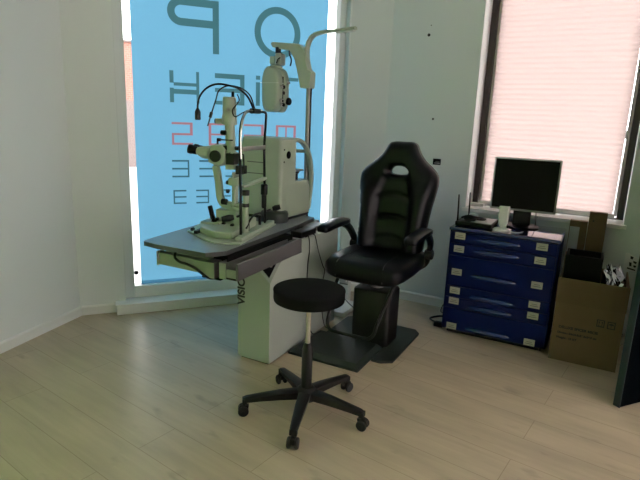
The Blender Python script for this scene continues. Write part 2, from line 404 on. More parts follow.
def Em(mt, x0, x1, z0, z1, t, leg):                 # three bars and one upright, open towards x0 or x1
    zm = (z0 + z1) / 2; a, b = (x0, x1 - leg) if leg > 0 else (x0 - leg, x1)
    up = (x1 - leg, z0, x1, z1) if leg > 0 else (x0, z0, x0 - leg, z1)
    LT(mt, up, (a, z1 - t, b, z1), (a, zm - t / 2, b, zm + t / 2), (a, z0, b, z0 + t))
Em(TT, .650, .769, .957, 1.080, .012, .011); Em(TT, .840, .961, .957, 1.080, .012, .011); Em(TT, 1.03, 1.15, .957, 1.08, .012, .011); Em(TT, 1.22, 1.34, .957, 1.08, .012, -.011)
Em(TT, .654, .745, .765, .866, .011, -.010); Em(TT, .815, .908, .765, .866, .011, .010); Em(TT, .979, 1.07, .765, .866, .011, -.009); Em(TT, 1.14, 1.23, .765, .866, .011, .010)
verts = []; edges = []; faces = []; kinds = []
def addpoly(pts, kind):
    i0 = len(verts); n = len(pts)
    for p in pts: verts.append(Vector(p))
    faces.append(list(range(i0, i0 + n))); kinds.append(kind)
def okpoly(pts): return [bs(*p) for p in pts]
addpoly([(BL, BZ0), (BR_, BZ0), (BR_, BZ1), (BL, BZ1)], ('cloth', -1))
for li, (mt, outs, ins) in enumerate(letters):
    for o_ in outs: addpoly(okpoly(o_), ('ink', li))
    for i_ in ins: addpoly(okpoly(i_), ('hole', li))
cv, ce, cf, ov, oe, of = delaunay_2d_cdt(verts, [], faces, 0, 1e-5)
YB = .10
per = {}
for f, src in zip(cf, of):
    k = [kinds[i] for i in src]
    inks = [x[1] for x in k if x[0] == 'ink']; holes = [x[1] for x in k if x[0] == 'hole']
    key = inks[0] if inks and not holes else -1
    if not k: continue
    per.setdefault(key, []).append(f)
blind = thing('roller_blind', at(BACK, 0, 0), 'blue roller blind printed with a mirrored eye chart, hanging in the tall window', 'blind')
for key, fs in sorted(per.items()):
    m = MB(); mt = M['blue_cloth'] if key < 0 else M[letters[key][0]]; m._mi(mt); mp = {}
    for f in fs:
        for i in f:
            if i not in mp: mp[i] = m.bm.verts.new((cv[i].x, YB, cv[i].y))
        try: m.bm.faces.new([mp[i] for i in f])
        except ValueError: pass
    o = m.build('cloth' if key < 0 else 'letter', blind)
    if key >= 0: o['label'] = 'red printed letter' if letters[key][0] == RD else 'teal printed letter'
m = MB(); m._mi(M['hem']); vs = [m.bm.verts.new(p) for p in ((BL, YB, BZ0), (BR_, YB, BZ0), (BR_, YB, BZ0 - .05), (BL, YB, BZ0 - .05))]; m.bm.faces.new(vs); o = m.build('hem_bar', blind); o['label'] = 'darker blue bottom hem'
m = MB(); m.cyl((BL - .02, YB + .006, BZ1 + .025), (BR_ + .02, YB + .006, BZ1 + .025), .026, M['white_pvc']); m.build('roller_tube', blind)

# pink pleated blind in the right window
pb = thing('pleated_blind', at(RIGHT, 0, 0), 'pale pink pleated blind covering the right window', 'blind')
m = MB(); m._mi(M['pink_cloth']); z0, z1, st = .842, 2.42, .0175
nz = int((z1 - z0) / st); rows = []
for i in range(nz + 1):
    z = z0 + (z1 - z0) * i / nz; y = .178 + (.007 if i % 2 else 0)
    rows.append((m.bm.verts.new((.957, y, z)), m.bm.verts.new((1.836, y, z))))
for a, b in zip(rows, rows[1:]): m.bm.faces.new((a[0], a[1], b[1], b[0]))
m.build('pleated_cloth', pb, sharp=5)
m = MB(); m.box((.935, .170, .811), (1.85, .192, .843), M['white_pvc'], .003); m.build('bottom_rail', pb)
m = MB(); m.box((.955, .165, 2.41), (1.838, .2, 2.445), M['white_pvc'], .003); m.build('head_rail', pb)
m = MB(); m.tube([(1.845, .165, 2.41), (1.842, .160, 1.9), (1.846, .162, 1.52), (1.842, .163, 1.40)], .0025, M['grey_metal'], 6, 6); m.lathe([(.003, 0), (.009, .01), (.008, .045), (.003, .055)], M['white_plastic'], (1.842, .163, 1.345)); m.build('pull_cord', pb)

# ------------------------------------------------------------------ outdoors
m = MB(); m.box((-30, .5, -.5), (30, 45, -.3), M['asphalt']); struct(m.build('ground_outside', X=BACK), 'pale paving outside the windows', 'ground')
bl = thing('brick_building', frame(A + dirv(-21) * 13 + Vector((-2.2, 0, -.3)), 67), 'orange brick building seen through the gap left of the blue blind', 'building')
m = MB(); m.box((-4, 0, 0), (5, 5, 2.05), M['render_white']); m.build('ground_storey', bl)
m = MB(); m.box((-4, .03, 2.05), (5, 5, 3.75), M['brick']); m.build('brick_wall', bl)
m = MB(); m.box((-4.1, -.05, 3.75), (5.1, 5.05, 3.80), M['render_white']); m.build('parapet', bl)

# ------------------------------------------------------------------ instrument stand
st = thing('instrument_stand', at(UNIT, 0, 0), 'white ophthalmic instrument stand with grey swivel tabletop, pole and overhead arm', 'instrument stand')
m = MB()
m.box((-.22, 0, .012), (0, .83, .605), M['white_metal'])
p0, p1, p2 = Vector((0, 0, .495)), Vector((-.075, 0, .560)), Vector((0, .11, .604)); nrm = (p1 - p0).cross(p2 - p0).normalized()
if nrm.z < 0: nrm = -nrm
g = bmesh.ops.bisect_plane(m.bm, geom=m.bm.verts[:] + m.bm.edges[:] + m.bm.faces[:], plane_co=p0, plane_no=nrm, clear_outer=True)
ce_ = [e for e in g['geom_cut'] if isinstance(e, bmesh.types.BMEdge)]; cap = bmesh.ops.contextual_create(m.bm, geom=ce_)['faces']
cutpts = [v.co.copy() for v in cap[0].verts]
cap[0].material_index = m._mi(M['white_metal'])
m.box((-.22, .34, .60), (0, .83, .685), M['white_metal'], .003)
ped = m.build('pedestal', st)
m = MB(); m.box((-.205, .015, 0), (-.015, .81, .014), M['black']); m.build('foot', st)
cc = sum(cutpts, Vector()) / len(cutpts); tri = [cc + (p - cc) * .62 for p in cutpts]
m = MB(); m.loft([[p + nrm * .0006 for p in tri], [p + nrm * .0025 for p in tri]], M['black_matte'], smooth=False); m.build('bracket_recess', st)
m = MB(); q = cc + nrm * .0025 + Vector((.008, .018, .012)); m.cyl(q, q + nrm * .006, .009, M['brushed'], n=12); m.build('screw', st)
text_mesh('lettering', 'VISIO', .070, M['ink'], ped, Matrix.Translation((-.174, -.0012, .335)) @ Matrix.Rotation(R(-90), 4, 'Y') @ Matrix.Rotation(R(90), 4, 'X'), bold=.0022)
TR = Matrix.Translation((.034, -.36, 0)) @ Matrix.Rotation(R(3.6), 4, 'Z')
m = MB(); m.box((.003, 0, .612), (.017, .685, .699), M['grey_metal'], .003, X=TR); m.build('drawer_rail', st)
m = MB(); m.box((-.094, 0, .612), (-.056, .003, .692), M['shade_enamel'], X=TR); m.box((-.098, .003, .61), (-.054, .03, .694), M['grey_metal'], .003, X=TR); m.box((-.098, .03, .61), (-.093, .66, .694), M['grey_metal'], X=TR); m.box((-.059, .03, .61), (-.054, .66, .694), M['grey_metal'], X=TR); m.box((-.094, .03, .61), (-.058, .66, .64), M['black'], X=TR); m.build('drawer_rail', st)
m = MB(); m.box((-.054, .004, .612), (.003, .66, .622), M['black'], X=TR); m.box((-.054, .003, .622), (.003, .010, .664), M['shade_enamel'], .002, X=TR); m.build('drawer_floor', st)
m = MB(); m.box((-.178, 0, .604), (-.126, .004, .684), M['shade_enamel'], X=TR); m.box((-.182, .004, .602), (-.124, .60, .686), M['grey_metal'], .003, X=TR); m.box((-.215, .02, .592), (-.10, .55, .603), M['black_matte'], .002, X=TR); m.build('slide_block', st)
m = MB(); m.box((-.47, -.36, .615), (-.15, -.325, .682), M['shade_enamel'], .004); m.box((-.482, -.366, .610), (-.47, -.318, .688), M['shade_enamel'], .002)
m.build('cross_bar', st)
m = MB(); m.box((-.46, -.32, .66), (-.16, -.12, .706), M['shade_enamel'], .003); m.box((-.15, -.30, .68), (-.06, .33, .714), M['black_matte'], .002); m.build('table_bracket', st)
m = MB(); m.box((-.20, .56, .684), (-.06, .76, .716), M['grey_metal'], .003); m.build('swivel_mount', st)
# tabletop
top = [(-.545, -.385), (-.533, -.40), (-.43, -.412), (-.20, -.405), (-.118, -.400), (-.062, -.309), (-.120, .514), (-.160, .775), (-.50, .83), (-.66, .60), (-.635, .313), (-.553, -.35)]
m = MB(); m.prism(top, .716, .7385, M['table_edge']); m.prism([(x * .998, y * .998) for x, y in top], .7385, .7405, M['table_top']); m.build('tabletop', st)
m = MB(); m.box((-.20, .775, .60), (-.15, .83, .7155), M['grey_metal'], .003); m.build('end_plate', st)
m = MB(); m.tube([(-.36, -.34, .712), (-.345, -.372, .68), (-.31, -.378, .66), (-.26, -.378, .655), (-.20, -.376, .64), (-.13, -.37, .605), (-.10, -.33, .596)], .007, M['black'], 8, 6); m.build('cable_loop', st)
# pole and overhead arm
PX, PY = -.300, .89
m = MB(); m.box((PX - .05, PY - .05, 0), (PX + .09, PY + .05, .66), M['white_metal'], .004); m.build('pole_socket', st)
m = MB(); m.cyl((PX, PY, .64), (PX, PY, 1.64), .0165, M['pole_grey'], n=20); m.cyl((PX + .019, PY, .66), (PX + .019, PY, 1.62), .0055, M['black'], n=10); m.build('pole', st)
arm = [(-.350, 1.600), (-.272, 1.600), (-.268, 1.705), (-.295, 1.72), (-.335, 1.85), (-.372, 1.885), (-.582, 1.905), (-.597, 1.893), (-.578, 1.868), (-.442, 1.846), (-.402, 1.79), (-.372, 1.69)]
m = MB(); m.prism(arm, PY - .035, PY + .035, M['cream'], axis='y', bev=.006, seg=3); m.build('overhead_arm', st)
m = MB(); m.tube([(-.300, PY, 1.69), (-.312, PY, 1.76), (-.322, PY, 1.83), (-.313, PY, 1.89), (-.280, PY, 1.936), (-.21, PY, 1.956), (-.115, PY, 1.961), (-.05, PY, 1.966), (.03, PY, 1.972)], 1, M['cream'], 12, 6, flat=(.010, .024))
la = m.build('lamp_arm', st)
m = MB(); m.box((-.10, PY - .018, 1.950), (.025, PY + .018, 1.957), M['white_plastic'], .002, X=Matrix.Translation((-.04, 0, 1.953)) @ Matrix.Rotation(R(-4), 4, 'Y') @ Matrix.Translation((.04, 0, -1.953))); o = m.build('lamp_strip', la); o['label'] = 'pale reading lamp strip'
tag(la, 'thin curved reading lamp arm')
# low connecting base platform
pf = [(.002, .20), (.466, .20), (.466, .40), (.466, .570), (.24, .570), (.002, .570)]
m = MB()
def inset(p, d):
    c = Vector((sum(a for a, b in p) / len(p), sum(b for a, b in p) / len(p))); return [tuple(c + (Vector(q) - c) * (1 - d)) for q in p]
m.loft([[(x, y, 0) for x, y in pf], [(x, y, .014) for x, y in pf], [(x, y, .038) for x, y in inset(pf, .13)]], M['plate'], smooth=False)
m.build('base_platform', X=at(UNIT, .004, 0)).name = 'base_platform'
tag(bpy.data.objects['base_platform'], 'low dark green-grey floor platform between the white stand and the chair', 'base platform')

# phoropter hanging from the arm
ph = thing('phoropter', at(UNIT, -.56, .87, 1.437), 'cream phoropter head with two rounded halves, hanging from the overhead arm', 'phoropter')
def lobe(name, v0, v1, x0, x1, zt):
    prf = []
    for k in range(40):
        a = 2 * PI * k / 40; cx, cz = (x0 + x1) / 2, zt / 2; ex = 3.6 if math.sin(a) < 0 else 2.7
        prf.append((cx + (x1 - x0) / 2 * math.copysign(abs(math.cos(a)) ** (2 / ex), math.cos(a)) * (1 - .09 * (1 - (math.sin(a) + 1) / 2)), cz + zt / 2 * math.copysign(abs(math.sin(a)) ** (2 / ex), math.sin(a))))
    m = MB(); m.prism(prf, v0, v1, M['cream'], axis='y', bev=.022, seg=4, smooth=True); return m.build(name, ph, sharp=60)
h1 = lobe('lens_housing', -.075, .004, -.074, .072, .305); h2 = lobe('lens_housing', .016, .088, -.074, .072, .298)
m = MB(); m.box((-.03, -.02, .06), (.055, .04, .24), M['black_matte']); m.build('centre_bridge', ph)
m = MB(); m.box((-.0735, -.0758, .192), (.068, .0, .1945), M['white_plastic']); m.build('seam', h1)
for (y, z, r) in ((-.032, .075, .015), (-.030, .045, .010), (-.026, .17, .010), (.052, .20, .012)):
    m = MB(); m.cyl((.066, y, z), (.084, y, z), r, M['brushed'], n=16, bev=.003); m.cyl((.084, y, z), (.087, y, z), r * .55, M['black'], n=14); m.build('dial', h1 if y < .01 else h2)
m = MB(); m.cyl((.060, .064, .075), (.086, .064, .075), .026, M['black'], n=20, bev=.005); m.build('lens_knob', h2)
for y, z in ((.008, .13), (.010, .17), (.010, .05)):
    m = MB(); m.cyl((.045, y, z), (.07, y, z), .012, M['black'], n=12); m.build('lens_wheel', ph)
m = MB(); m.lathe([(.05, 0), (.048, .012), (.03, .02), (.028, .03)], M['cream'], (.0, 0, .293)); m.box((-.032, -.03, .318), (.012, .03, .372), M['cream'], .006)
m.box((.012, -.034, .312), (.062, .034, .392), M['brushed'], .01); m.cyl((.02, .0, .38), (.02, .0, .432), .02, M['black'], n=16); m.tube([(.03, -.036, .325), (.045, -.04, .35), (.062, -.036, .36)], .004, M['black'], 6, 5)
m.build('mount', ph)
m = MB(); m.tube([(.095, .02, .43), (.10, .02, .39), (.115, .02, .35), (.108, .02, .31)], .005, M['black'], 6, 6); m.build('lock_lever', ph)

# autorefractor on the back of the table
ar = thing('autorefractor', at(UNIT, -.40, .565, .7405), 'tall white autorefractor with rounded base and curved head rest, at the back of the tabletop', 'autorefractor')
m = MB()
def rrect(x0, x1, y0, y1, r, n=5):
    p = []
    for cx, cy, a0 in ((x1 - r, y1 - r, 0), (x0 + r, y1 - r, 90), (x0 + r, y0 + r, 180), (x1 - r, y0 + r, 270)):
        p += [(cx + r * math.cos(R(a0 + 90 * i / n)), cy + r * math.sin(R(a0 + 90 * i / n))) for i in range(n + 1)]
    return p
def ring(x0, x1, y0, y1, r, z): return [(x, y, z) for x, y in rrect(x0, x1, y0, y1, r)]
m.loft([ring(-.14, .16, -.10, .10, .03, .06), ring(-.155, .16, -.10, .10, .03, .18), ring(-.165, .16, -.10, .10, .03, .32), ring(-.165, .16, -.10, .10, .03, .47), ring(-.155, .16, -.10, .098, .03, .52), ring(-.145, .15, -.09, .088, .025, .534)], M['cream'])
body = m.build('body', ar, sharp=35)
m = MB(); m.loft([ring(-.16, .162, -.06, .30, .04, .022), ring(-.16, .162, -.06, .30, .04, .19), ring(-.16, .160, -.06, .285, .04, .235), ring(-.15, .155, -.05, .27, .03, .25)], M['cream']); m.build('base', ar, sharp=35)
m = MB(); m.lathe([(.088, 0), (.092, .05), (.085, .066), (.07, .074)], M['plate'], (.098, -.072, .0)); m.build('swivel_drum', ar)
m = MB(); m.box((-.15, -.05, 0), (.15, .29, .024), M['black'], .004); m.build('foot', ar)
m = MB(); m.cyl((.154, -.014, .428), (.163, -.014, .428), .024, M['black_matte'], n=20); o = m.build('round_port', body); o['label'] = 'round black opening in the side'
for z in (.462, .385):
    m = MB(); m.cyl((.158, -.065, z), (.162, -.065, z), .006, M['black'], n=10); m.build('screw', body)
for z in (.30, .372):
    m = MB(); m.box((-.10, -.1015, z), (.03, -.099, z + .006), M['grey_metal']); m.build('display_groove', body)
m = MB()
for x in (.142, -.142):
    m.tube([(x, .05, .500), (x, .10, .520), (x, .17, .508), (x, .24, .465), (x, .290, .395), (x, .318, .30), (x, .318, .20), (x, .300, .10), (x, .29, .04)], 1, M['cream'], 12, 6, flat=(.017, .013))
m.cyl((.142, .262, .44), (-.142, .262, .44), .012, M['cream']); m.build('head_rest', ar)
m = MB(); m.box((-.06, .13, .308), (.13, .235, .322), M['brushed'], .006, 3); m.box((-.04, .14, .292), (.12, .20, .31), M['black'], .006); m.cyl((.11, .175, .24), (.11, .175, .30), .010, M['black'], n=12); m.cyl((.07, .19, .24), (.07, .19, .30), .008, M['chrome'], n=12); m.build('chin_rest', ar)

# ------------------------------------------------------------------ slit lamp
SL = frame(U(-.197, .117, .7405), 103.5)
sl = thing('slit_lamp', SL, 'cream slit lamp microscope with headrest and joysticks, at the front of the tabletop', 'slit lamp')
m = MB(); bp = [(-.36, -.12), (-.15, -.30), (-.09, -.335), (.045, -.31), (.045, .27), (-.02, .30), (-.33, .28), (-.385, .10)]
m.prism(bp, .0, .008, M['cream'], bev=.002); m.build('base_plate', sl)
m = MB(); m.box((-.005, -.27, .008), (.036, .265, .030), M['cream'], .004); m.box((-.285, -.19, .008), (-.262, -.10, .026), M['black'], .002); m.build('cross_rail', sl)
m = MB(); m.prism([(-.32, -.02), (-.255, -.17), (-.13, -.255), (-.03, -.25), (-.03, .02), (-.13, .09), (-.28, .08)], .009, .048, M['cream'], bev=.006, seg=3); m.box((-.30, -.08, .046), (-.18, .03, .058), M['cream'], .004)
m.build('sled', sl)
m = MB(); m.box((-.225, -.03, .046), (-.095, .055, .127), M['cream'], .006, 3); m.box((-.105, -.055, .02), (-.05, .03, .085), M['cream'], .006); m.build('cross_slide', sl)
JX = Matrix.Translation((.025, 0, .002)); m = MB(); m.cyl((-.248, -.055, .045), (-.252, -.05, .062), .016, M['black'], n=16, X=JX); m.tube([(-.252, -.05, .05), (-.275, -.03, .10), (-.288, -.02, .128)], [.008, .013, .012], M['black'], 12, X=JX); m.tube([(-.262, -.04, .068), (-.275, -.03, .10), (-.292, -.017, .137)], .0145, M['black'], 12, X=JX); m.build('joystick', sl)
for (x, y, z, d) in ((-.205, -.042, .075, -1), (-.10, -.07, .052, -1), (-.30, -.16, .03, -1), (-.165, -.04, .05, -1)):
    m = MB(); m.cyl((x, y, z), (x, y + d * .022, z), .010, M['black'], n=12, bev=.002); m.build('knob', sl)
# bow shaped microscope arm, column
m = MB()
m.tube([(-.235, 0, .375), (-.222, 0, .31), (-.214, 0, .24), (-.208, 0, .195), (-.190, 0, .160), (-.14, 0, .147), (-.06, 0, .144)], 1, M['cream'], 12, 6, flat=(.022, .014)); m.build('microscope_arm', sl)
m = MB(); m.cyl((-.085, .0, .13), (-.085, .0, .15), .05, M['cream'], n=24, bev=.004); m.lathe([(.034, 0), (.034, .03), (.022, .05), (.02, .08)], M['cream'], (-.06, 0, .05)); m.build('pivot', sl)
m = MB()
for y in (-.018, .018): m.cyl((-.115, y, .12), (-.115, y, .345), .012, M['cream'], n=14)
m.box((-.148, -.03, .27), (-.085, .03, .315), M['cream'], .008, 3); m.box((-.14, -.03, .12), (-.07, .03, .15), M['cream'], .006); m.build('lamp_column', sl)
for z in (.235, .285):
    m = MB(); m.cyl((-.148, -.012, z), (-.165, -.012, z), .012, M['black'], n=12, bev=.002); m.build('knob', sl)
m = MB(); m.cyl((-.195, -.012, .172), (-.160, -.012, .172), .018, M['black'], n=16, bev=.003); m.cyl((-.165, -.012, .172), (-.09, -.012, .172), .006, M['chrome'], n=10); m.build('arm_knob', sl)
# illumination tower
m = MB(); m.cyl((-.140, 0, .44), (-.150, 0, .62), .028, M['cream'], n=24); m.box((-.165, -.03, .36), (-.11, .03, .46), M['cream'], .006)
m.build('illumination_tower', sl)
m = MB(); m.lathe([(.042, 0), (.042, .05), (.038, .055), (.038, .105), (.037, .108), (.037, .145), (.032, .150)], M['cream'], (-.150, 0, .61), n=28); m.box((-.228, -.022, .612), (-.15, .022, .642), M['cream'], .006); lh = m.build('lamp_housing', sl)
m = MB(); m.cyl((-.228, 0, .627), (-.236, 0, .627), .014, M['black'], n=12); m.build('filter_knob', lh)
m = MB(); m.cyl((-.140, -.035, .69), (-.138, -.041, .69), .010, M['brushed'], n=12); m.build('lamp_socket', lh)
m = MB(); m.box((-.135, -.01, .755), (-.12, .0, .79), M['black'], .002); m.build('bulb_pin', lh)
for (z, x0, x1, r) in ((.565, -.19, -.16, .014), (.525, -.215, -.19, .009), (.482, -.18, -.155, .012), (.482, -.105, -.08, .012)):
    m = MB(); m.cyl((x0, -.025, z), (x1, -.025, z), r, M['black'], n=14, bev=.002)
    if r < .01: m.cyl((x1, -.025, z), (-.12, -.025, z), .004, M['black'], n=8)
    m.build('slit_knob', sl)
# black frame with mirror between microscope and tower
m = MB(); m.box((-.155, -.045, .39), (-.105, .045, .452), M['black'], .004); m.box((-.10, -.035, .338), (-.055, .03, .385), M['black'], .003); m.tube([(-.11, -.04, .45), (-.05, -.04, .452), (-.045, -.04, .35)], .005, M['black'], 6); m.build('mirror_holder', sl)
m = MB(); m.box((-.092, -.006, .355), (-.086, .006, .42), M['chrome'], X=Matrix.Translation((-.09, 0, .39)) @ Matrix.Rotation(R(30), 4, 'Y') @ Matrix.Translation((.09, 0, -.39))); m.build('mirror', sl)
# microscope head, eyepieces along -x
m = MB()
m.lathe([(.034, 0), (.048, .01), (.052, .045), (.048, .07), (.040, .085)], M['cream'], (-.185, 0, .428), (-1, 0, .12), n=28)
m.prism([(-.275, .39), (-.20, .37), (-.17, .40), (-.17, .47), (-.20, .495), (-.26, .488)], -.05, .05, M['cream'], axis='y', bev=.01, seg=3)
m.tube([(-.235, 0, .40), (-.235, 0, .37)], .026, M['cream'], 14); mh = m.build('microscope_body', sl)
for y in (-.034, .034):
    m = MB(); m.lathe([(.033, 0), (.036, .03), (.026, .062), (.020, .075)], M['cream'], (-.27, y, .44), (-1, 0, .16), n=20); tb = m.build('eyepiece_tube', mh)
    m = MB(); m.lathe([(.020, 0), (.024, .006), (.024, .028), (.027, .034), (.027, .052), (.018, .056)], M['black'], (-.344, y, .452), (-1, 0, .16), n=20); m.build('eyepiece', tb)
m = MB(); m.cyl((-.225, -.048, .428), (-.225, -.066, .428), .033, M['black'], n=24, bev=.004); m.build('magnification_knob', mh)
m = MB(); m.cyl((-.168, 0, .432), (-.140, 0, .434), .034, M['black'], n=20, bev=.004); m.build('objective_lens', mh)
m = MB(); m.cyl((-.235, 0, .49), (-.235, 0, .512), .006, M['black'], n=10); m.build('lock_screw', mh)
mh.location = (.012, 0, .006)
# headrest
def bar(pts, r, mt, k=8): m = MB(); m.tube(pts, r, mt, 10, k); return m
m = bar([(0, -.195, .008), (0, -.20, .2), (0, -.208, .42), (0, -.208, .56), (0, -.19, .625), (0, -.15, .668), (0, -.10, .684), (0, 0, .688), (0, .12, .687), (0, .170, .683), (0, .186, .667), (0, .178, .60), (0, .163, .52), (0, .165, .40), (0, .18, .2), (0, .195, .008)], .0075, M['black'], 6)
m.tube([(.004, -.208, .44), (.004, -.21, .56), (.004, -.19, .628), (.004, -.15, .672), (.004, -.10, .689), (.004, .1, .694)], .006, M['chrome'], 8, 6)
m.build('headrest_frame', sl)
m = MB(); m.tube([(.004, -.208, .49), (.03, -.10, .492), (.032, .06, .49), (.004, .163, .487)], 1, M['brushed'], 8, 6, flat=(.003, .012)); m.build('forehead_band', sl)
m = MB(); m.tube([(0, -.19, .29), (.02, -.08, .30), (.02, .08, .305), (0, .17, .302)], 1, M['cream'], 10, 6, flat=(.016, .008)); m.build('chin_rest', sl)
for y, z0, z1 in ((.168, .12, .265),):
    m = MB(); m.lathe([(.012, 0), (.015, .01), (.015, .08), (.021, .085), (.021, .142), (.014, .147)], M['black'], (0, y, z0), n=18); m.build('hand_grip', sl)
m = MB(); m.cyl((-.005, -.115, .03), (-.005, -.115, .26), .017, M['cream'], n=16); m.cyl((-.005, -.115, .17), (-.005, -.115, .19), .020, M['black'], n=16); m.cyl((-.005, -.115, .235), (-.005, -.115, .262), .021, M['black'], n=16); m.build('chin_rest_post', sl)
for pts in ([(.0, -.20, .136), (-.012, -.222, .133), (-.085, -.255, .118)], [(.01, .19, .10), (.03, .205, .108), (.085, .225, .126)]):
    p = [Vector(q) for q in pts]; m = MB(); m.tube([p[0], p[1]], .006, M['black'], 8); m.tube([p[1] * .8 + p[2] * .2, p[1] * .5 + p[2] * .5, p[2]], [.013, .019, .015], M['black'], 12); m.build('handle', sl)
m = MB(); m.tube([(.005, -.13, .05), (.01, -.10, .085), (.01, -.02, .11), (.01, .09, .10), (.01, .14, .06), (.01, .16, .03)], .006, M['black'], 8, 6); m.cyl((0, .10, .03), (0, .10, .085), .009, M['black'], n=10); m.cyl((0, -.09, .03), (0, -.09, .075), .009, M['black'], n=10); m.build('connector_cable', sl)
m = MB(); m.box((-.05, -.06, .03), (-.005, .06, .085), M['cream'], .01, 3); m.build('control_block', sl)
# gooseneck cables over the top with clip
m = MB(); m.box((-.014, -.045, .675), (.014, .06, .702), M['black'], .004); m.build('cable_clip', sl)
m = MB(); m.tube([(-.0, -.02, .70), (-.02, -.05, .76), (-.06, -.08, .80), (-.12, -.115, .818), (-.175, -.13, .818), (-.225, -.135, .795), (-.262, -.135, .755), (-.274, -.135, .715), (-.276, -.135, .69)], .0055, M['black'], 8, 6)
m.lathe([(.006, 0), (.013, .012), (.016, .02), (.016, .058), (.012, .062)], M['black'], (-.276, -.135, .692), (0, 0, -1), n=14); o = m.build('gooseneck_lamp', sl)
m = MB(); m.tube([(.0, .0, .70), (-.02, -.02, .77), (-.06, -.05, .805), (-.12, -.08, .815), (-.17, -.09, .79), (-.19, -.09, .74), (-.215, -.095, .665), (-.235, -.1, .60)], .004, M['black'], 8, 6); m.tube([(-.213, -.095, .675), (-.222, -.097, .645)], .009, M['black'], 8); m.build('gooseneck_lamp', sl)
m = MB(); m.tube([(-.0, -.03, .69), (-.04, -.06, .68), (-.09, -.06, .655), (-.11, -.05, .69), (-.08, -.03, .74), (-.10, -.01, .775)], .003, M['black'], 6, 6); m.build('lamp_cable', sl)

# things lying in and hanging from the stand
def mesh_thing(name, mb, X, label, cat, group=None): return tag(mb.build(name, X=X), label, cat, group)
m = MB(); m.box((-.096, .36, .6860), (-.018, .55, .724), M['black'], .006, 3)
mesh_thing('power_supply', m, at(UNIT, 0, 0), 'flat black power supply lying on the white stand beside the tabletop', 'power supply')
m = MB(); m.box((-.050, .10, .6225), (.0, .34, .650), M['yellow'], .003, X=TR)
mesh_thing('yellow_box', m, at(UNIT, 0, 0), 'small yellow box lying in the narrow drawer tray', 'box')
m = MB(); m.box((-.048, .36, .6225), (-.004, .53, .668), M['paper'], .003, X=TR)
mesh_thing('grey_box', m, at(UNIT, 0, 0), 'small pale grey box lying behind the yellow box in the drawer tray', 'box')
for pts, lab in (([(-.012, .40, .6895), (.006, .41, .692), (.010, .42, .61), (.010, .405, .53), (.010, .40, .39), (.012, .41, .20), (.03, .45, .05), (.06, .52, .043)], 'thin black cable hanging down the white stand, nearer to the drawer rail'),
                 ([(-.012, .50, .6895), (.006, .495, .68), (.010, .535, .58), (.010, .60, .47), (.012, .63, .42), (.012, .60, .33), (.014, .60, .20), (.03, .62, .05), (.06, .66, .005)], 'thin black cable hanging down the white stand, nearer to the chair')):
    m = MB(); m.tube(pts, .0032, M['black'], 6, 6); mesh_thing('power_cable', m, at(UNIT, 0, 0), lab, 'cable', 'cables hanging from the instrument stand')
# socket block and cable behind the chair foot
m = MB(); m.box((-.17, 1.24, 0), (-.09, 1.30, .25), M['white_plastic'], .006); m.box((-.165, 1.236, .14), (-.095, 1.241, .15), M['grey_ink']); m.box((-.165, 1.22, .16), (-.10, 1.24, .23), M['white_plastic'], .01)
mesh_thing('socket_column', m, at(UNIT, 0, 0), 'small white floor socket column behind the exam chair', 'socket')
m = MB(); m.box((-.10, .92, 0), (.03, 1.20, .035), M['white_plastic'], .006); 
mesh_thing('power_strip', m, at(UNIT, 0, 0), 'white power strip lying on the floor behind the footrest', 'power strip')
m = MB(); m.tube([(-.10, 1.2, .04), (-.03, 1.12, .045), (.05, 1.06, .03), (.12, .98, .006), (.2, .93, .005)], .004, M['black'], 6, 6)
mesh_thing('floor_cable', m, at(UNIT, 0, 0), 'black cable lying across the white power strip', 'cable')

# ------------------------------------------------------------------ exam chair
CH = frame(U(.378, .685), 118)
ch = thing('exam_chair', CH, 'black leatherette exam chair with winged backrest and footrest, on a pedestal', 'chair')
CX = .0
FIX = CH.inverted() @ UNIT
m = MB(); pl = [(.478, .375), (.535, .375), (.60, .42), (.60, .92), (.56, .97), (.10, .97), (.06, .93), (.06, .573), (.478, .573)]
m.prism(pl, 0, .016, M['plate'], bev=.004, X=FIX @ Matrix.Translation((0, 0, 0))); m.build('base_plate', ch)
m = MB(); m.loft([[(x, y, z) for x, y in rrect(.245 + d, .497 - d, .575 + d, .78 - d, .03)] for z, d in ((.0165, 0), (.355, 0), (.366, .004), (.37, .012))], M['black'], X=FIX); m.build('pedestal_cover', ch, sharp=35)
m = MB(); m.cyl((-.008, 0, .36), (-.008, 0, .455), .045, M['brushed']); m.box((-.12, -.12, .435), (.12, .12, .465), M['black'], .006); m.build('lift_column', ch)
# seat: rounded cushion lofted front to back
def sup(cx, cz, hw, hh, y, e=3.4, n=32, dish=0.):
    out = []
    for k in range(n):
        a = 2 * PI * k / n; x = hw * math.copysign(abs(math.cos(a)) ** (2 / e), math.cos(a)); z = hh * math.copysign(abs(math.sin(a)) ** (2 / e), math.sin(a))
        if z > 0: z += dish * ((x / hw) ** 2) - dish * .5
        out.append((cx + x, y, cz + z))
    return out
m = MB()
m.loft([sup(CX, .535, .12, .02, -.345), sup(CX, .535, .20, .05, -.335), sup(CX, .535, .238, .066, -.30, dish=.004), sup(CX, .54, .252, .072, -.22, dish=.012), sup(CX, .54, .258, .070, -.08, dish=.025), sup(CX, .54, .255, .066, .08, dish=.03), sup(CX, .54, .235, .064, .20, dish=.02), sup(CX, .54, .20, .05, .25)], M['leather'])
seat = m.build('seat', ch, sharp=60)
m = MB()
for sx in (-1, 1): m.tube([(CX + sx * .148, -.338, .50), (CX + sx * .147, -.333, .575), (CX + sx * .142, -.29, .602), (CX + sx * .135, -.18, .607), (CX + sx * .13, -.05, .602)], .0028, M['leather_pale'], 6, 6)
m.tube([(CX - .12, -.20, .606), (CX - .02, -.235, .606), (CX + .08, -.215, .606)], .0025, M['leather_pale'], 6, 6); m.build('seat_stitching', seat)
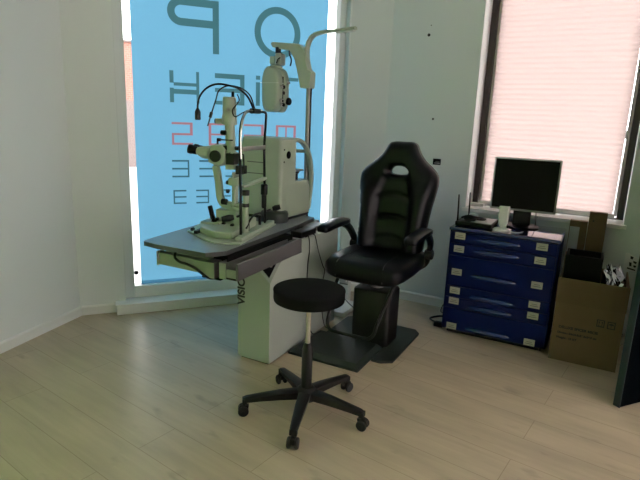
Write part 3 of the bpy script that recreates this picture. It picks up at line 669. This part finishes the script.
# backrest: outline with hand hole, leaning
def smooth_outline(pts, k=4):
    P = [Vector((a, b)) for a, b in pts]; n = len(P); out = []
    for i in range(n):
        a, b, c, d = P[i - 1], P[i], P[(i + 1) % n], P[(i + 2) % n]
        for j in range(k):
            t = j / k; out.append(tuple(.5 * (2 * b + (c - a) * t + (2 * a - 5 * b + 4 * c - d) * t * t + (3 * b - a - 3 * c + d) * t ** 3)))
    return out
half = [(0, .712), (.06, .711), (.092, .695), (.116, .65), (.155, .60), (.205, .56), (.250, .515), (.262, .46), (.255, .40), (.240, .31), (.228, .2), (.222, .08), (.205, .01), (.10, -.012)]
outl = smooth_outline(half + [(0, -.015)] + [(-x, z) for x, z in reversed(half[1:])])
hole = smooth_outline([(0, .556), (.035, .551), (.058, .534), (.063, .510), (.03, .499), (-.03, .499), (-.063, .510), (-.058, .534), (-.035, .551)], 4)
vs = [Vector(p) for p in outl] + [Vector(p) for p in hole]; no, nh = len(outl), len(hole)
# extra inner points so the cushion can swell
grid = []
for i in range(-18, 19):
    for j in range(0, 52): grid.append(Vector((i * .0145 + .0035 * (j % 2), j * .0145 + .002)))
def inside(p, poly):
    c = False; n = len(poly)
    for i in range(n):
        a, b = poly[i], poly[i - 1]
        if (a[1] > p[1]) != (b[1] > p[1]) and p[0] < (b[0] - a[0]) * (p[1] - a[1]) / (b[1] - a[1]) + a[0]: c = not c
    return c
def edist(p, poly):
    best = 9; n = len(poly)
    for i in range(n):
        a, b = Vector(poly[i]), Vector(poly[i - 1]); d = b - a; t = max(0, min(1, (p - a).dot(d) / max(1e-9, d.length_squared))); best = min(best, (p - a - d * t).length)
    return best
for p in grid:
    if inside(p, outl) and not inside(p, hole) and edist(p, outl) > .009 and edist(p, hole) > .009: vs.append(p)
cv2, _, cf2, _, _, of2 = delaunay_2d_cdt(vs, [], [list(range(no)), list(range(no, no + nh))], 0, 1e-6)
def swell(x, z):
    p = Vector((x, z)); d = edist(p, outl); h = edist(p, hole)
    t = min(1, d / .055); f = .050 * math.sqrt(max(0, 1 - (1 - t) ** 2))
    t = min(1, h / .04); f *= .45 + .55 * math.sqrt(max(0, 1 - (1 - t) ** 2))
    inner = .082 + .045 * max(0, min(1, (.50 - z) / .16))
    if z < .50:                                     # lumbar panel sits lower than the side bolsters, with arched rolls
        g = max(0, min(1, (inner - abs(x)) / .022)); f -= .030 * g * min(1, (.50 - z) / .03)
        f += .026 * math.exp(-((abs(x) - .175) / .045) ** 2) * min(1, (.50 - z) / .1)
        for zz in (.375, .235, .10): f -= .014 * g * math.exp(-((z - zz + 2.4 * x * x) / .011) ** 2)
        f -= .010 * math.exp(-((abs(x) - inner) / .009) ** 2)
    return f
m = MB(); fm = {}; bmv = {}
def lean(x, y, z): return (CX + x, .135 + y + .20 * z, .575 + z * .985)
onrim = set()
mi = m._mi(M['leather'])
for i, p in enumerate(cv2):
    d = min(edist(p, outl), edist(p, hole)); rim = d < 1e-4
    f = 0 if rim else swell(p.x, p.y)
    fm[i] = m.bm.verts.new(lean(p.x, -.012 - f, p.y)); bmv[i] = m.bm.verts.new(lean(p.x, .035 + (0 if rim else .022 * min(1, d / .04)), p.y))
edges_count = {}
for f, src in zip(cf2, of2):
    cc = sum((Vector(cv2[i]) for i in f), Vector((0, 0))) / 3
    if not inside(cc, outl) or inside(cc, hole): continue
    q = m.bm.faces.new([fm[i] for i in f]); q.smooth = True; q = m.bm.faces.new([bmv[i] for i in reversed(f)]); q.smooth = True
    for a, b in zip(f, f[1:] + f[:1]): edges_count.setdefault(frozenset((a, b)), []).append((a, b))
for e, l in edges_count.items():
    if len(l) == 1:
        a, b = l[0]; q = m.bm.faces.new((fm[b], fm[a], bmv[a], bmv[b])); q.smooth = True
back = m.build('backrest', ch, sharp=75)
m = MB(); m.box((CX - .17, .15, .46), (CX + .17, .19, .60), M['black'], .01); m.box((CX - .12, -.05, .455), (CX + .12, .2, .475), M['black'], .005); m.build('back_bracket', ch)
for sx in (-1, 1):
    x = CX + sx * .276
    m = MB(); m.loft([[(x + dx * w, y, z + dz * h) for dx, dz in ((-1, -.6), (-.8, -1), (.8, -1), (1, -.6), (1, .5), (.6, 1), (-.6, 1), (-1, .5))] for y, z, w, h in ((-.295, .750, .022, .008), (-.285, .752, .034, .018), (-.24, .758, .040, .022), (-.12, .766, .042, .023), (.0, .764, .040, .022), (.045, .760, .034, .018), (.055, .758, .02, .008))], M['leather'])
    ap = m.build('arm_pad', ch, sharp=50)
    m = MB(); m.tube([(x, .01, .745), (x, .09, .71), (x - sx * .005, .15, .655), (x - sx * .02, .175, .59), (x - sx * .035, .175, .52), (x - sx * .10, .15, .475)], 1, M['black'], 10, 6, flat=(.018, .022)); m.build('arm_bracket', ch)
    m = MB(); m.cyl((x - sx * .04, .17, .585), (x + sx * .01, .17, .585), .032, M['black'], n=18, bev=.004); m.build('pivot_cap', ch)
m = MB(); m.tube([(-.17, -.10, .46), (-.185, -.22, .45), (-.19, -.31, .25), (-.19, -.33, .19), (-.17, -.342, .160), (-.13, -.345, .152), (.06, -.345, .152), (.095, -.342, .160), (.118, -.33, .19), (.128, -.31, .25), (.175, -.22, .45), (.165, -.10, .46)], .0105, M['black'], 12, 8); m.build('footrest_bar', ch)

# ------------------------------------------------------------------ stool
sx_, sy_ = -.040, 2.305
stl = thing('rolling_stool', Matrix.Translation((sx_, sy_, 0)), 'round black padded stool on a five-legged wheeled base, in front of the stand', 'stool')
m = MB(); m.lathe([(.02, .574), (.12, .572), (.156, .574), (.165, .579), (.167, .590), (.167, .622), (.1685, .626), (.1675, .631), (.162, .634), (.150, .638), (.08, .642), (.01, .643)], M['fabric'], n=48); m.build('seat', stl, sharp=60)
m = MB(); m.cyl((0, 0, .555), (0, 0, .572), .10, M['black'], n=24); m.build('seat_plate', stl)
m = MB(); m.cyl((0, 0, .34), (0, 0, .56), .0125, M['chrome'], n=20); m.build('gas_lift', stl)
m = MB(); m.lathe([(.026, .10), (.026, .33), (.020, .345), (.016, .36), (.014, .362)], M['black'], n=24); m.build('column_cover', stl)
m = MB(); m.lathe([(.05, .072), (.052, .11), (.044, .125), (.03, .135)], M['black'], n=30); m.build('hub', stl)
def stool_leg(ang):
    X = Matrix.Rotation(R(ang), 4, 'Z')
    m = MB(); m.loft([[(r, w, z1), (r, w * .6, z1 + .006), (r, -w * .6, z1 + .006), (r, -w, z1), (r, -w * .8, z0), (r, w * .8, z0)] for r, w, z0, z1 in ((.03, .030, .078, .118), (.12, .027, .078, .112), (.22, .022, .074, .100), (.29, .018, .068, .090), (.305, .014, .068, .084))], M['black'])
    m.box((.285, -.018, .062), (.307, .018, .088), M['black'], .003)
    lg = m.build('leg', stl, sharp=35); lg.matrix_local = X
    m = MB(); m.cyl((.298, 0, .045), (.298, 0, .075), .008, M['black'], n=10)
    sw = X.inverted() @ Matrix.Identity(4)
    m.prism([(.275, .052), (.32, .052), (.328, .03), (.315, .022), (.28, .03)], -.012, .012, M['black'], axis='y', bev=.003)
    cs = m.build('caster', lg)
    m = MB()
    for y0, y1 in ((-.026, -.011), (.011, .026)): m.cyl((.302, y0, .0255), (.302, y1, .0255), .0255, M['rubber'], n=22, bev=.004)
    m.cyl((.302, -.028, .0255), (.302, .028, .0255), .007, M['black'], n=10)
    for v in m.bm.verts: pass
    m.build('caster_wheel', lg)
for k in range(5): stool_leg(-98.5 + 72 * k)   # one leg of the star points at the camera

# ------------------------------------------------------------------ blue drawer cabinet and what stands on it
CBH = .742
cab = thing('drawer_cabinet', at(UNIT, .706, 1.07), 'dark blue steel drawer cabinet with six labelled drawers, under the right window', 'cabinet')
m = MB(); m.box((0, .006, .03), (.668, .44, CBH - .012), M['blue_steel'], .006, 3); m.build('body', cab)
m = MB(); m.box((-.006, -.010, CBH - .024), (.674, .445, CBH), M['blue_top'], .010, 4); m.build('cabinet_top', cab)
m = MB(); m.box((.03, .04, 0), (.64, .42, .032), M['black']); m.build('kick_base', cab)
dz = [(.640, .714), (.556, .634), (.346, .550), (.268, .340), (.190, .262), (.036, .184)]
hz = [.672, .596, .428, .286, .214, .060]; lz = [.688, .600, .442, .313, .240, .060]
for i, (a, b) in enumerate(dz):
    m = MB(); m.box((.010, -.006, a), (.658, .012, b), M['blue_steel'], .004, 3); d = m.build('drawer', cab)
    m = MB(); h = hz[i]; w0, w1 = .165, .445
    m.loft([[(x, -.006 - dd * q, h + zz * s) for q, zz in ((0, .020), (.7, .016), (1, 0), (.7, -.012), (0, -.016))] for x, dd, s in ((w0, .002, .25), (w0 + .025, .016, .7), (w0 + .09, .026, 1), ((w0 + w1) / 2, .028, 1.05), (w1 - .09, .026, 1), (w1 - .025, .016, .7), (w1, .002, .25))], M['blue_handle']); m.build('handle', d)
    for x in (.038, .538):
        zc = lz[i]
        m = MB(); m.box((x, -.0085, zc - .022), (x + .066, -.0055, zc + .022), M['paper']); m.box((x + .008, -.0092, zc - .010), (x + .056, -.008, zc - .0055), M['grey_ink']); m.box((x + .016, -.0092, zc + .002), (x + .05, -.008, zc + .006), M['grey_ink'])
        m.build('paper_label', d)
TOP = CBH + .0005
rt = thing('wifi_router', at(UNIT, .722, 1.115, TOP), 'flat black router with two upright antennas, on the left end of the blue cabinet', 'router')
m = MB(); m.box((0, 0, .003), (.235, .25, .032), M['black'], .006, 3); m.box((.095, .02, .0315), (.228, .235, .0335), M['silver'], .0005); m.build('body', rt)
for x, y, t in ((.008, .03, -.006), (.035, .235, -.004)):
    m = MB(); m.cyl((x, y, .01), (x, y, .05), .006, M['black'], n=10); m.cyl((x, y, .05), (x + t, y, .205 if y < .1 else .20), .0055, M['black'], r1=.0045, n=10); m.build('antenna', rt)
for x in (.02, .21):
    m = MB(); m.box((x, .03, 0), (x + .015, .22, .004), M['rubber']); m.build('foot', rt)
m = MB(); m.box((.765, 1.16, TOP + .034), (.845, 1.235, TOP + .062), M['black'], .012, 3)
m.tube([(.84, 1.2, TOP + .045), (.88, 1.19, TOP + .047), (.89, 1.24, TOP + .045), (.83, 1.28, TOP + .044), (.76, 1.25, TOP + .044), (.75, 1.18, TOP + .05), (.80, 1.15, TOP + .07), (.86, 1.17, TOP + .06)], .007, M['black'], 8, 6)
m.tube([(.79, 1.22, TOP + .068), (.82, 1.20, TOP + .078), (.85, 1.19, TOP + .070)], .006, M['white_plastic'], 8, 5)
mesh_thing('power_adapter', m, at(UNIT, 0, 0), 'black power adapter with coiled lead resting on top of the router', 'power adapter')
dv = thing('desk_intercom', at(UNIT, 1.025, 1.145, TOP), 'small white upright device on a white base, between router and monitor', 'device')
m = MB(); m.lathe([(.05, 0), (.052, .008), (.045, .014), (.02, .018)], M['white_plastic'], (-.012, -.005, 0), n=28); m.box((-.02, -.012, .012), (.02, .012, .035), M['white_plastic'], .005); m.build('base', dv)
m = MB(); m.loft([[(x * s - .004, y * .75 * s, z) for x, y in rrect(-.033, .033, -.024, .024, .014)] for z, s in ((.028, .62), (.05, .85), (.09, .97), (.150, 1.0), (.158, .95))], M['white_plastic']); m.build('body', dv)
m = MB(); m.tube([(.035, -.01, .006), (.07, -.03, .004), (.10, -.02, .004), (.12, .03, .004)], .003, M['white_plastic'], 6, 6); m.build('lead', dv)
mo = thing('monitor', at(UNIT, 1.103, 1.345, TOP), 'dark desktop monitor with thin silver bezel, switched off, on the blue cabinet', 'monitor')
m = MB(); m.box((-.205, -.03, .112), (.205, .01, .457), M['silver'], .006, 3); m.box((-.16, .01, .15), (.16, .03, .42), M['black'], .01); m.build('bezel', mo)
m = MB(); m.box((-.194, -.0312, .126), (.194, -.029, .447), M['screen']); m.build('screen', mo)
m = MB(); m.box((-.056, .012, .012), (.056, .04, .20), M['black'], .006); m.build('neck', mo)
m = MB(); m.lathe([(.112, 0), (.115, .006), (.11, .011), (.09, .014), (.03, .016)], M['black'], (0, .035, 0), n=40); m.build('stand_base', mo)
m = MB(); m.tube([(.085, .015, .115), (.088, .02, .08), (.09, .03, .03), (.088, .03, .013)], .003, M['black'], 6, 6); m.build('cable', mo)
m = MB(); m.box((.893, .10, .8055), (.99, .15, .8285), M['white_plastic'], .004); mesh_thing('small_white_case', m, at(RIGHT, 0, 0), 'small flat white case on the left end of the window sill', 'case')
# adapter and lead on the floor left of the cabinet
m = MB(); m.box((.635, 1.13, 0), (.70, 1.18, .032), M['black'], .008, 3); m.tube([(.66, 1.18, .015), (.60, 1.22, .008), (.575, 1.27, .006), (.62, 1.34, .006), (.69, 1.36, .006)], .006, M['black'], 8, 6)
m.tube([(.69, 1.30, .1), (.685, 1.32, .06), (.65, 1.40, .01), (.60, 1.45, .006), (.62, 1.46, .07), (.68, 1.46, .14)], .0035, M['black'], 8, 6)
mesh_thing('floor_adapter', m, at(UNIT, 0, 0), 'black power adapter with leads on the floor left of the blue cabinet', 'power adapter')

# ------------------------------------------------------------------ cardboard box with contents
bx = thing('cardboard_box', at(UNIT, 1.398, 1.03), 'open brown cardboard box printed with shipping marks, right of the blue cabinet', 'box')
bw, bd, bh, t = .37, .40, .525, .005
m = MB(); m.box((0, 0, 0), (bw, bd, t), M['card']); m.box((0, 0, 0), (bw, t, bh), M['card']); m.box((0, bd - t, 0), (bw, bd, bh), M['card']); m.box((0, 0, 0), (t, bd, bh), M['card']); m.box((bw - t, 0, 0), (bw, bd, bh), M['card'])
bod = m.build('carton_walls', bx)
m = MB(); m.box((-.004, -.007, .372), (bw + .003, -.0005, bh + .002), M['card_in']); o = m.build('folded_flap', bx); o['label'] = 'front flap folded down over the carton'
FR = Matrix.Rotation(R(90), 4, 'X')
for k, (txt, z, x, s) in enumerate((('DELUXE SPICER MICIS', .212, .035, .022), ('Dimens.: 24x24.5x26.5x28.5 cm', .178, .032, .0165), ('Weight : 15 KT', .145, .028, .018))):
    text_mesh('printed_text', txt, s, M['ink'], bod, Matrix.Translation((x, -.0010, z)) @ FR, .0004, .0011)
def icon(x, z, kind):
    m = MB(); w, h, t = .042, .046, .0055; y0, y1 = -.0012, -.0004
    for a in ((0, 0, w, t), (0, h - t, w, h), (0, 0, t, h), (w - t, 0, w, h)): m.box((x + a[0], y0, z + a[1]), (x + a[2], y1, z + a[3]), M['ink'])
    if kind:
        for dx in (.013, .029):
            m.box((x + dx - .002, y0, z + .010), (x + dx + .002, y1, z + .030), M['ink']); m.prism([(x + dx - .006, z + .028), (x + dx + .006, z + .028), (x + dx, z + .038)], y0, y1, M['ink'], axis='y')
        m.box((x + .008, y0, z + .007), (x + .034, y1, z + .0095), M['ink'])
    else:
        m.prism([(x + .021 + .014 * math.cos(PI * i / 10), z + .024 + .011 * math.sin(PI * i / 10)) for i in range(11)], y0, y1, M['ink'], axis='y'); m.box((x + .0195, y0, z + .008), (x + .0225, y1, z + .026), M['ink'])
    m.build('printed_symbol', bod)
icon(.233, .262, 1); icon(.289, .260, 0)
m = MB(); m.box((1.412, 1.10, .008), (1.615, 1.118, .655), M['black_matte'], .003); m.box((1.412, 1.118, .008), (1.425, 1.30, .655), M['black_matte'], .003); m.box((1.602, 1.118, .008), (1.615, 1.30, .655), M['black_matte'], .003); m.box((1.412, 1.29, .008), (1.615, 1.305, .655), M['black_matte'], .003); m.box((1.425, 1.118, .008), (1.602, 1.29, .02), M['black_matte'])
mesh_thing('file_holder', m, at(UNIT, 0, 0), 'black open-topped file holder standing inside the cardboard box', 'file holder')
# crumpled silver wrap
b = bmesh.new(); bmesh.ops.create_icosphere(b, subdivisions=4, radius=1)
for v in b.verts:
    p = v.co.copy(); n1 = noise.noise(p * 2.6 + Vector((3, 1, 7))); n2 = noise.noise(p * 7); n3 = noise.noise(p * 15)
    f = 1 + .12 * n1 + .20 * abs(n2) + .16 * n3 - .14
    v.co = Vector((p.x * .088, p.y * .15, p.z * .31)) * f + Vector((1.690, 1.21, .322))
    if v.co.z > .53: v.co.x -= (v.co.z - .53) * .4
    v.co.x = min(v.co.x, 1.757); v.co.x = max(v.co.x, 1.620); v.co.z = max(v.co.z, .007)
m = MB(); m._take(b, M['foil'], None, False); mesh_thing('silver_wrap', m, at(UNIT, 0, 0), 'crumpled silver foil wrapping heaped in the cardboard box', 'wrapping')
m = MB(); m.box((1.503, 1.455, 0), (1.607, 1.505, .878), M['card'], .002); m.box((1.525, 1.4535, .815), (1.535, 1.4555, .828), M['ink']); mesh_thing('long_carton', m, at(UNIT, 0, 0), 'tall narrow brown carton standing upright behind the cardboard box', 'carton')
sc_ = thing('short_carton', at(UNIT, 1.395, 1.45), 'shorter brown carton beside the tall carton, with a pale paper on it', 'carton')
m = MB(); m.box((0, 0, 0), (.105, .05, .812), M['card'], .002); m.build('carton_walls', sc_)
m = MB(); m.box((.004, -.003, .60), (.062, -.0005, .772), M['pale_blue']); o = m.build('paper_sheet', sc_); o['label'] = 'pale blue grey paper sheet'
wc = thing('printed_card', at(UNIT, 1.742, 1.385), 'white card with bold black pattern, sticking up from the cardboard box', 'card')
m = MB(); m.box((0, 0, .010), (.013, .006, .655), M['white_plastic']); m.box((.013, .001, .010), (.020, .005, .655), M['silver']); 
m = MB(); m.box((-.006, 0, .006), (.016, .005, .655), M['white_pvc'])
m.prism([(.016, .548), (.066, .540), (.066, .630), (.016, .650)], 0, .005, M['white_pvc'], axis='y'); m.build('sheet', wc)
m = MB()
for q in (((.014, .566), (.060, .556), (.060, .548), (.014, .556)), ((.020, .60), (.034, .598), (.036, .574), (.024, .574)), ((.040, .612), (.062, .604), (.058, .592), (.044, .598)), ((.022, .640), (.040, .634), (.036, .618), (.024, .622)), ((.046, .584), (.062, .582), (.058, .568), (.046, .572))):
    m.prism(q, -.0012, -.0002, M['ink'], axis='y')
m.build('black_pattern', wc)

# ------------------------------------------------------------------ door at the right, socket and marks on the right wall
dr_ = thing('door_1', frame((1.559, 2.464, 0), 66.3), 'dark teal door leaf standing open at the right edge', 'door'); dr_['kind'] = 'structure'
m = MB(); m.box((0, -.034, .010), (.93, 0, 2.05), M['door_face'], .002); m.build('door_leaf', dr_)
m = MB(); m.box((-.003, -.036, .008), (.003, .002, 2.052), M['teal_door'], .001); o = m.build('edge_band', dr_); o['label'] = 'dark teal edge band'
for y, s in ((-.034, -1), (0, 1)):
    m = MB(); m.cyl((.06, y, 1.02), (.06, y + s * .05, 1.02), .010, M['brushed'], n=12); m.tube([(.06, y + s * .048, 1.02), (.12, y + s * .05, 1.02), (.18, y + s * .045, 1.02)], .009, M['brushed'], 10); m.box((.035, y, .92), (.085, y + s * .004, 1.10), M['brushed'], .001); m.build('door_handle', dr_)
so = thing('wall_socket', at(RIGHT, .64, 0), 'small black wall socket on the right wall beside the chair', 'socket')
m = MB(); m.box((-.030, -.008, 1.098), (.030, -.0003, 1.143), M['black'], .003); m.build('cover_plate', so)
m = MB(); m.box((-.018, -.0095, 1.108), (.024, -.0078, 1.114), M['silver']); m.box((-.008, -.0095, 1.118), (.022, -.0078, 1.124), M['grey_ink']); m.build('socket_slot', so)
for s_, z_, r_, lab in ((.500, 2.020, .011, 'small dark screw hole high on the right wall'), (.582, 1.431, .008, 'small dark screw hole above the wall socket'), (.512, 2.085, .004, 'tiny dark mark just above the high screw hole')):
    m = MB(); m.cyl((s_, -.002, z_), (s_, -.0003, z_), r_, M['ink'], n=12); mesh_thing('screw_hole', m, at(RIGHT, 0, 0), lab, 'screw hole')

# ------------------------------------------------------------------ sky, camera
wd = bpy.data.worlds.new('overcast_sky'); scene.world = wd; wd.use_nodes = True
nt = wd.node_tree; bg = nt.nodes['Background']
bg.inputs['Color'].default_value = (1.0, .97, .99, 1); bg.inputs['Strength'].default_value = 8.0

f_px = 521.3; pitch = R(13.06); roll = R(2.16)
cam = bpy.data.cameras.new('camera'); cam.sensor_fit = 'HORIZONTAL'; cam.sensor_width = 36; cam.lens = f_px / 640 * 36; cam.clip_start = .05; cam.clip_end = 200
co = bpy.data.objects.new('camera', cam); COL.objects.link(co)
F = Vector((0, math.cos(pitch), -math.sin(pitch))); R0 = Vector((1, 0, 0)); U0 = R0.cross(F)
Rv = math.cos(roll) * R0 + math.sin(roll) * U0; Uv = -math.sin(roll) * R0 + math.cos(roll) * U0
X = Matrix((Rv, Uv, -F)).transposed().to_4x4(); X.translation = Vector((0, 0, 1.4)); co.matrix_world = X
scene.camera = co
vs_ = scene.view_settings; vs_.view_transform = 'Standard'; vs_.look = 'None'; vs_.gamma = 1; vs_.use_curve_mapping = False; vs_.exposure = -0.08
scene.cycles.max_bounces = 10; scene.cycles.diffuse_bounces = 6; scene.cycles.transparent_max_bounces = 12
